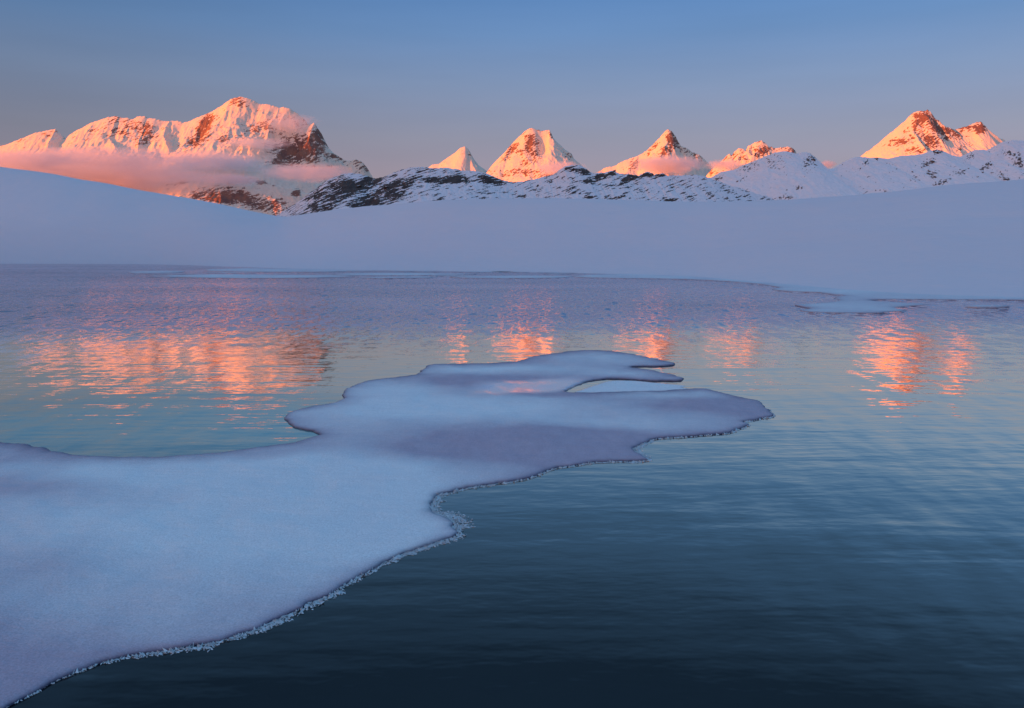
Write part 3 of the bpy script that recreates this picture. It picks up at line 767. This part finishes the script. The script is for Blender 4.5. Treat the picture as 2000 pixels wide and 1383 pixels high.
def ice_sheet(name, outline, grid, rough_w, thick, attr_fn, rings, step=3.0, seed=0, parent=None, mat=M_ICE, relief=0.0, **props):
    """a sheet of lake ice with a rounded rim from an outline traced on the water; grid = spacing of interior points in photo pixels"""
    L = catmull(outline, step=step)
    ds = np.concatenate([[0], np.cumsum(np.hypot(*np.diff(L, axis=0).T))])
    wx, wy = to_water(L[:, 0], L[:, 1])
    W = np.stack([wx, wy], 1)
    T = np.roll(W, -1, 0) - np.roll(W, 1, 0)
    T /= np.linalg.norm(T, axis=1)[:, None] + 1e-9
    area = 0.5 * np.sum(W[:, 0] * np.roll(W[:, 1], -1) - np.roll(W[:, 0], -1) * W[:, 1])
    N = np.stack([T[:, 1], -T[:, 0]], 1) * (1 if area > 0 else -1)       # outward
    near = np.clip(np.hypot(W[:, 0], W[:, 1]) / 6.0, 0.6, 20)
    arc = np.concatenate([[0], np.cumsum(np.hypot(*np.diff(W, axis=0).T))])
    W = W + N * (rough_w * (fbm(arc * 3.0, arc * 0 + seed, 4, seed, 0.6)))[:, None] * np.minimum(near, 1.5)[:, None]
    pts, kind = [W], [np.zeros(len(W))]
    for r in rings:
        q = W - N * (r * np.minimum(near, 4))[:, None]
        ok = inside_poly(q, W)
        dd, _ = seg_dist(q[ok], W)
        q = q[ok][dd > 0.75 * (r * np.minimum(near, 4))[ok]]
        pts.append(q)
    x0, y0 = np.maximum(L.min(0), (-700, HOR + 8))
    x1, y1 = L.max(0)
    gx, gy = np.meshgrid(np.arange(x0, x1, grid), np.arange(y0, y1, grid * 0.6))
    gx = gx + (np.arange(gx.shape[0]) % 2)[:, None] * grid * 0.5 + rng.uniform(-.2, .2, gx.shape) * grid
    gy = gy + rng.uniform(-.2, .2, gy.shape) * grid * 0.6
    q = np.stack(to_water(gx.ravel(), gy.ravel()), 1)
    q = q[inside_poly(q, W)]
    dd, ii = seg_dist(q, W)
    q = q[dd > 1.3 * max(rings) * np.minimum(near, 4)[ii]]
    pts.append(q)
    Q = np.concatenate(pts)
    # triangulate in log-depth space so that triangles stay well shaped
    def warp(a):
        return np.stack([a[:, 0] / a[:, 1], np.log(a[:, 1]) * 0.7], 1)
    n = len(W)
    Qw = warp(Q)
    res = delaunay_2d_cdt([Vector(p) for p in Qw], [(i, (i + 1) % n) for i in range(n)], [], 1, 1e-7)
    vo = np.array([v[:] for v in res[0]])
    F = [list(f) for f in res[2]]
    orig = [o[0] if o else -1 for o in res[3]]
    Y = np.exp(vo[:, 1] / 0.7)
    P = np.stack([vo[:, 0] * Y, Y], 1)
    dist, ii = seg_dist(P, W)
    onrim = np.array([0 <= o < n for o in orig])
    dist[onrim] = 0
    lip = thick * np.minimum(np.sqrt(np.clip(1 - (1 - np.clip(dist / (thick * 2.2), 0, 1)) ** 2, 0, 1)), 1) * 0.75 + thick * 0.25
    z = lip
    if relief:
        z = z + relief * smooth(0.03, 0.9, dist) * (0.55 + fbm(P[:, 0] / 1.3, P[:, 1] / 1.3, 3, seed + 5) + 0.35 * fbm(P[:, 0] / 0.3, P[:, 1] / 0.3, 3, seed + 6))
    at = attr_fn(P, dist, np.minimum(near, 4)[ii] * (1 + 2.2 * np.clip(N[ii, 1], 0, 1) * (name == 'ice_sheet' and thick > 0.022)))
    # faces counter-clockwise seen from above, then the rim's side
    F2 = []
    for f in F:
        a, b, c = P[f[0]], P[f[1]], P[f[2]]
        F2.append(f if (b[0] - a[0]) * (c[1] - a[1]) - (b[1] - a[1]) * (c[0] - a[0]) > 0 else f[::-1])
    where = {o: k for k, o in enumerate(orig) if 0 <= o < n}
    rim = [where[i] for i in range(n) if i in where]
    base = len(P)
    low = P[rim] - N[[orig[k] for k in rim]] * (0.4 * thick)
    V = np.concatenate([np.column_stack([P, z]), np.column_stack([low, np.full(len(rim), -thick)])])
    m = len(rim)
    for k in range(m):
        a, b = rim[k], rim[(k + 1) % m]
        f = [a, b, base + (k + 1) % m, base + k]
        F2.append(f[::-1] if area > 0 else f)
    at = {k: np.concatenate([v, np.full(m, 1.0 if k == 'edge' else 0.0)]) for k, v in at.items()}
    o = put(name, mesh_from(name, V, F2, mat, at), parent, **props)
    return o, W, N, L


SHELF = [(-620, 870), (-300, 858), (-80, 862), (0, 867), (40, 869), (80, 876), (110, 884), (150, 891), (200, 894), (280, 895), (350, 893), (420, 887), (500, 877), (560, 868), (600, 860), (625, 852), (618, 848), (600, 842), (580, 836),
         (565, 829), (556, 820), (560, 811), (575, 804), (610, 796), (650, 789), (667, 782), (669, 772), (673, 763), (690, 755), (720, 745), (770, 739), (812, 733), (822, 725), (835, 716), (850, 713), (900, 712),
         (960, 711), (1010, 707), (1040, 698), (1080, 692), (1115, 687.5), (1140, 685.5), (1190, 687), (1240, 694), (1290, 704.5), (1318, 710.5), (1320, 713), (1300, 715.5), (1270, 716.5), (1236, 717), (1232, 719), (1250, 721.5),
         (1280, 726), (1318, 734.5), (1336, 741), (1333, 744), (1310, 745), (1260, 744.2), (1230, 742), (1185, 741), (1150, 745.5), (1125, 754), (1105, 765), (1118, 768.5), (1160, 768.5), (1215, 767), (1290, 765), (1340, 762),
         (1372, 761), (1392, 764), (1415, 770), (1440, 776.5), (1465, 781), (1485, 786), (1495, 797), (1505, 806), (1510, 812.5), (1500, 816.5), (1475, 821), (1455, 826), (1461, 830.5), (1450, 837.5), (1425, 845), (1380, 851), (1330, 855),
         (1290, 857), (1270, 861), (1252, 869), (1240, 878), (1242, 885), (1254, 892.5), (1266, 899.5), (1240, 901.5), (1190, 902.5), (1140, 907.5), (1090, 915), (1055, 925), (1027, 937), (999, 942.5), (950, 948), (897, 957), (859, 968),
         (842, 983), (838, 996), (852, 1006), (870, 1013), (884, 1022), (886, 1031), (897, 1041), (880, 1051), (845, 1063), (803, 1077), (775, 1088), (750, 1100), (726, 1115), (694, 1134), (663, 1150), (628, 1168), (600, 1180), (589, 1190),
         (550, 1205), (510, 1225), (463, 1243), (432, 1255), (393, 1262), (345, 1268), (298, 1274), (251, 1283), (204, 1294), (165, 1307), (118, 1328), (78, 1349), (39, 1369), (10, 1386), (-60, 1440), (-150, 1520), (-260, 1640), (-700, 1640), (-760, 1200)]

# snow drifts (+) and wind-scoured bare ice, also a painted corner darkening (-) on the sheet: column, row, half-width, half-height, weight
DRIFTS = [(420, 1040, 460, 110, 1.0), (700, 960, 200, 60, 1.0), (760, 1060, 120, 60, .7), (850, 805, 330, 26, 1.0), (1180, 835, 180, 12, .75), (760, 765, 110, 22, .7), (960, 725, 160, 9, .9), (1180, 702, 110, 10, .55), (1290, 775, 120, 8, .8),
          (300, 930, 350, 30, .75), (1220, 733, 80, 5, .5), (150, 1180, 260, 90, .35)]
BARE_AND_DARKENED = [(80, 1310, 260, 120, .6), (1470, 805, 60, 16, .6), (820, 885, 120, 18, .5), (1000, 880, 190, 36, 1.0), (1150, 850, 120, 20, .8), (920, 752, 90, 13, 1.0), (1380, 800, 120, 13, .9), (1050, 775, 130, 5, .8), (60, 960, 170, 25, .7), (120, 1120, 170, 50, .4), (1100, 745, 120, 6, .6), (1240, 885, 60, 20, .3)]  # first entry paints the darkening of the lower left corner


def shelf_attr(P, dist, near):
    px, py = to_photo(P[:, 0], P[:, 1], np.zeros(len(P)))
    sn = np.full(len(P), 0.38)
    for cx, cy, rx, ry, wt in DRIFTS:
        sn += wt * 0.75 * np.exp(-((px - cx) / rx) ** 2 - ((py - cy) / ry) ** 2)
    for cx, cy, rx, ry, wt in BARE_AND_DARKENED:
        sn -= wt * 0.75 * np.exp(-((px - cx) / rx) ** 2 - ((py - cy) / ry) ** 2)
    sn += 0.25 * fbm(P[:, 0] / 1.1, P[:, 1] / 1.6, 4, 77)
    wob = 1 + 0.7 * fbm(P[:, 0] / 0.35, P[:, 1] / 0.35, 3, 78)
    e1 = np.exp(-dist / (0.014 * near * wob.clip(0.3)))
    rim_shade = np.exp(-dist / (0.07 * near * wob.clip(0.3)))  # wide falloff: soft shade near the rim, put into the colour
    sn -= 0.5 * rim_shade
    thin = 1.5 * np.exp(-((px - 1035) / 100) ** 4 - ((py - 760 + (px - 1035) * 0.09) / 11) ** 4)
    return {'snow': sn.clip(0, 1), 'edge': (0.85 * e1 + 0.10 * rim_shade).clip(0, 1), 'thin': thin.clip(0, 1)}


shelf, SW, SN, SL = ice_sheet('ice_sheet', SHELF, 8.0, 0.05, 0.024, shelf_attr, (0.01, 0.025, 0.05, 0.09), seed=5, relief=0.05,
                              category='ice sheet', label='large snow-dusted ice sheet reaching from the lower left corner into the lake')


def floe_attr(P, dist, near):
    sn = 0.6 + 0.35 * fbm(P[:, 0] / 3, P[:, 1] / 5, 4, 81)
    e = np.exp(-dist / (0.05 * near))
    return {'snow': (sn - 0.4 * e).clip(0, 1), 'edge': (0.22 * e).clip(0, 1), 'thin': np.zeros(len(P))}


def reflection_attr(P, dist, near):
    return {'snow': np.ones(len(P)), 'edge': np.zeros(len(P)), 'thin': 0.30 * np.exp(-dist / 0.05)}


ice_sheet('pool_reflection', [(1122, 767), (1150, 757), (1180, 747), (1205, 743.6), (1240, 744), (1275, 747.5), (1310, 750.5), (1338, 754), (1330, 757), (1342, 759.5), (1300, 763.3), (1250, 764.8), (1200, 766), (1150, 767.6)], 6.0, 0.015, 0.006, reflection_attr, (0.02, 0.05), seed=25, step=3,  # white sheet added to paint the bright sky reflection on open water
          category='ice sheet', label='smooth white sheet painting the bright sky reflection in the notch between the fingers of the large sheet')
FRINGE = [(1180, 536), (1120, 541), (1200, 543.5), (1290, 544.5), (1370, 547), (1440, 551), (1490, 556), (1512, 560), (1522, 562), (1508, 565.5), (1540, 569), (1600, 571.5), (1622, 574.5), (1648, 577.5), (1632, 580), (1628, 583), (1640, 586.5), (1620, 590.5),
          (1585, 593.5), (1552, 595.5), (1566, 599), (1582, 602.5), (1562, 606.5), (1590, 610), (1650, 611.5), (1710, 611.5), (1740, 609), (1770, 607), (1748, 601), (1800, 596.5), (1815, 595), (1760, 591.5), (1700, 587.5), (1712, 585.5), (1760, 585), (1850, 585.5),
          (2000, 586.5), (2200, 592), (2300, 585), (1900, 574), (1700, 561), (1500, 547), (1350, 536)]
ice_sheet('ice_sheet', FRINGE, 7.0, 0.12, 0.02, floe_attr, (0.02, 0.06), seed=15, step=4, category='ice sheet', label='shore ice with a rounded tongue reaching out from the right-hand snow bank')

FLOE_GROUP = 'thin ice floes along the far shore'
FLOES = [([(250, 531), (300, 529.8), (360, 530.5), (340, 533), (270, 533.5)], 'short dark-edged floe, leftmost of the thin ice in front of the far shore'),
         ([(400, 527), (480, 524.5), (600, 525.5), (700, 528), (640, 531), (520, 531.5), (430, 530)], 'grey floe close under the far bank below the dip in its crest'),
         ([(330, 538.5), (420, 536), (540, 537), (650, 538.5), (690, 541), (560, 543.5), (430, 543.5), (350, 541.5)], 'long low floe with dark lower edge left of the middle of the far shore'),
         ([(650, 535.5), (720, 533.5), (830, 533.5), (930, 535.5), (850, 538), (720, 538.5)], 'pale slim floe near the middle of the far shore, highest of its row'),
         ([(700, 542), (800, 540.2), (850, 540.6), (830, 543), (750, 544)], 'smallest pale floe at the edge of the ruffled water in mid-shore'),
         ([(880, 541.5), (960, 539), (1060, 538.5), (1120, 540), (1080, 543), (960, 544)], 'flat floe at the edge of the ruffled water just left of the right shore ice')]
for i, (ol, lb) in enumerate(FLOES):
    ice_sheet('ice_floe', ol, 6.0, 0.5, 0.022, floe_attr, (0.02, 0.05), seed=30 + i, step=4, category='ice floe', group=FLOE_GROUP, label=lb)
for i in range(16):
    cx = rng.uniform(300, 1150)
    cy = rng.uniform(527.5, 540) + (cx < 420) * 2
    hw, hh = rng.uniform(18, 75), rng.uniform(0.5, 1.2)
    ol = [(cx - hw, cy), (cx - hw * 0.5, cy - hh * rng.uniform(.4, 1)), (cx + hw * rng.uniform(0, .4), cy - hh), (cx + hw, cy + rng.uniform(-.4, .4)), (cx + hw * 0.4, cy + hh * rng.uniform(.4, 1)), (cx - hw * 0.4, cy + hh)]
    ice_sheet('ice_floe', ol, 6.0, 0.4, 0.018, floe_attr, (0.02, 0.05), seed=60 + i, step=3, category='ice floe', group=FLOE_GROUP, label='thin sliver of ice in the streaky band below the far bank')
ice_sheet('ice_floe', [(1885, 600), (1900, 598), (1935, 598.2), (1972, 598.8), (1950, 601), (1910, 601.6)], 4.0, 0.04, 0.05, floe_attr, (0.02, 0.05), seed=41, step=3,
          category='ice floe', label='single dark sliver of ice floating off the right shore beyond the tongue of shore ice')


# ------------------------------------------------------------------ frost crystals on the near rim of the ice sheet
def frost_rim():
    px, py = to_photo(SW[:, 0], SW[:, 1], np.zeros(len(SW)))
    n = len(SW)
    # only along the open-water side, from the point right of the sheet down to the lower left corner
    start = int(np.argmin((px - 1500) ** 2 + (py - 800) ** 2))
    end = int(np.argmin((px + 60) ** 2 + (py - 1440) ** 2))
    ids = np.arange(start, end)
    wid = np.interp(px[ids], [-60, 118, 250, 345, 520, 600, 660, 726, 775, 830, 870, 900, 960, 1060, 1140, 1200, 1240, 1270, 1300, 1500],
                    [0.012, 0.012, 0.03, 0.045, 0.06, 0.065, 0.06, 0.03, 0.045, 0.07, 0.085, 0.05, 0.035, 0.025, 0.025, 0.025, 0.07, 0.04, 0.018, 0.02])
    wid = wid * (0.35 + 1.3 * (0.5 + fbm(np.arange(len(ids)) / 9.0, np.zeros(len(ids)) + 1.7, 3, 91, 0.7)).clip(0, 1.1))
    wid = wid * 0.78
    hook = (np.abs(px[ids] - 868) < 26) & (py[ids] < 1035) & (py[ids] > 1004)
    wid = np.where(hook, 0.13, wid)
    seg = np.hypot(*(np.roll(SW, -1, 0) - SW).T)[ids]
    cell = 0.010
    V, F = [], []
    arc = np.cumsum(seg)
    for k, i in enumerate(ids):
        dens = 0.65 + 0.5 * float(fbm(np.array([arc[k] * 2.0]), np.array([2.0]), 3, 4)[0])
        size = (0.0035 + 0.00085 * math.hypot(*SW[i])) * rng.choice([0.7, 1.0, 1.0, 1.5])
        m = rng.poisson(max(0.1, dens) * seg[k] * wid[k] / (size * size) * 1.5)
        for _ in range(min(m, 60)):
            t = rng.uniform()
            u = rng.uniform(-0.12, 1) ** 1.0
            p = SW[i] * (1 - t) + SW[(i + 1) % n] * t + SN[i] * u * wid[k] * (0.7 + 0.6 * rng.uniform())
            a = rng.uniform(0, math.pi)
            l, h = size * rng.uniform(0.7, 1.7), size * rng.uniform(0.5, 1.8) * (1.15 - 0.6 * max(u, 0))
            ca, sa = math.cos(a) * l, math.sin(a) * l
            tx, ty = rng.normal(0, 0.5, 2) * h
            b = len(V)
            V += [(p[0] - ca, p[1] - sa, 0.001), (p[0] + ca, p[1] + sa, 0.002), (p[0] - sa * 0.5, p[1] + ca * 0.5, 0.001), (p[0] + tx, p[1] + ty, h)]
            F += [(b, b + 1, b + 3), (b + 1, b + 2, b + 3), (b + 2, b, b + 3)]
    me = mesh_from('frost_crystals', np.array(V), np.array(F), M_FROST, smooth_shade=False)
    o = put('frost_crystals', me, shelf, kind='stuff')


frost_rim()

# ------------------------------------------------------------------ low clouds round the mountains
CLOUDS = [  # column, row, half-width, half-height (photo pixels), depth, half-depth (m), optical thickness, label
    (130, 340, 400, 62, 7200, 600, 3.2, 'long pink bank of fog lying in front of the left mountain above the snow slope'),
    (420, 318, 130, 26, 7700, 350, 1.6, 'pale cloud band crossing the broad massif below its glacier'),
    (600, 338, 120, 22, 7600, 350, 1.4, 'mauve cloud streak across the foot of the massif, right of its lit slope'),
    (455, 352, 75, 14, 7400, 250, 1.4, 'orange-lit scrap of cloud above the dark cliffs of the massif'),
    (565, 240, 70, 22, 8650, 250, 0.7, 'thin veil of cloud trailing off the summit slope of the massif'),
    (500, 280, 90, 14, 8250, 250, 0.8, 'thin cloud streak halfway up the massif under the summit snow'),
    (1095, 330, 60, 17, 6150, 200, 1.4, 'small pink cloud at the right foot of the flat-topped peak'),
    (1305, 322, 85, 22, 5700, 200, 2.4, 'grey-pink cloud wrapped round the foot of the sharp triangular peak'),
    (1415, 322, 45, 12, 5150, 150, 1.4, 'orange cloud at the left foot of the low jagged peak'),
    (1614, 322, 20, 10, 5000, 120, 1.6, 'tiny pink cloud in the gap of the snow ridge')]
for i, (cx, cy, rx, ry, D, dd, od, lb) in enumerate(CLOUDS):
    s = D / FPX
    a, b = ray(cx, cy)
    import bmesh
    bm = bmesh.new()
    bmesh.ops.create_icosphere(bm, subdivisions=3, radius=1.0)
    me = bpy.data.meshes.new('cloud')
    bm.to_mesh(me)
    bm.free()
    me.materials.append(cloud_material('cloud_vapour', 1.7 * od / dd, seed=3.1 * i))
    o = put('cloud', me, loc=(float(a) * D, D, CAM_H + float(b) * D), kind='stuff', category='cloud', label=lb)
    o.scale = (rx * s, dd, ry * s)

import bmesh
bm = bmesh.new()
bmesh.ops.create_icosphere(bm, subdivisions=4, radius=1.0)
me = bpy.data.meshes.new('mist')
bm.to_mesh(me)
bm.free()
me.materials.append(cloud_material('shore_mist', 0.012, (0.93, 0.90, 0.95), seed=50.0))
mist = put('mist', me, loc=(5, 92, 1.0), kind='stuff', category='mist', label='thin mist lying along the foot of the snow bank on the far shore')
mist.scale = (190, 48, 5.5)
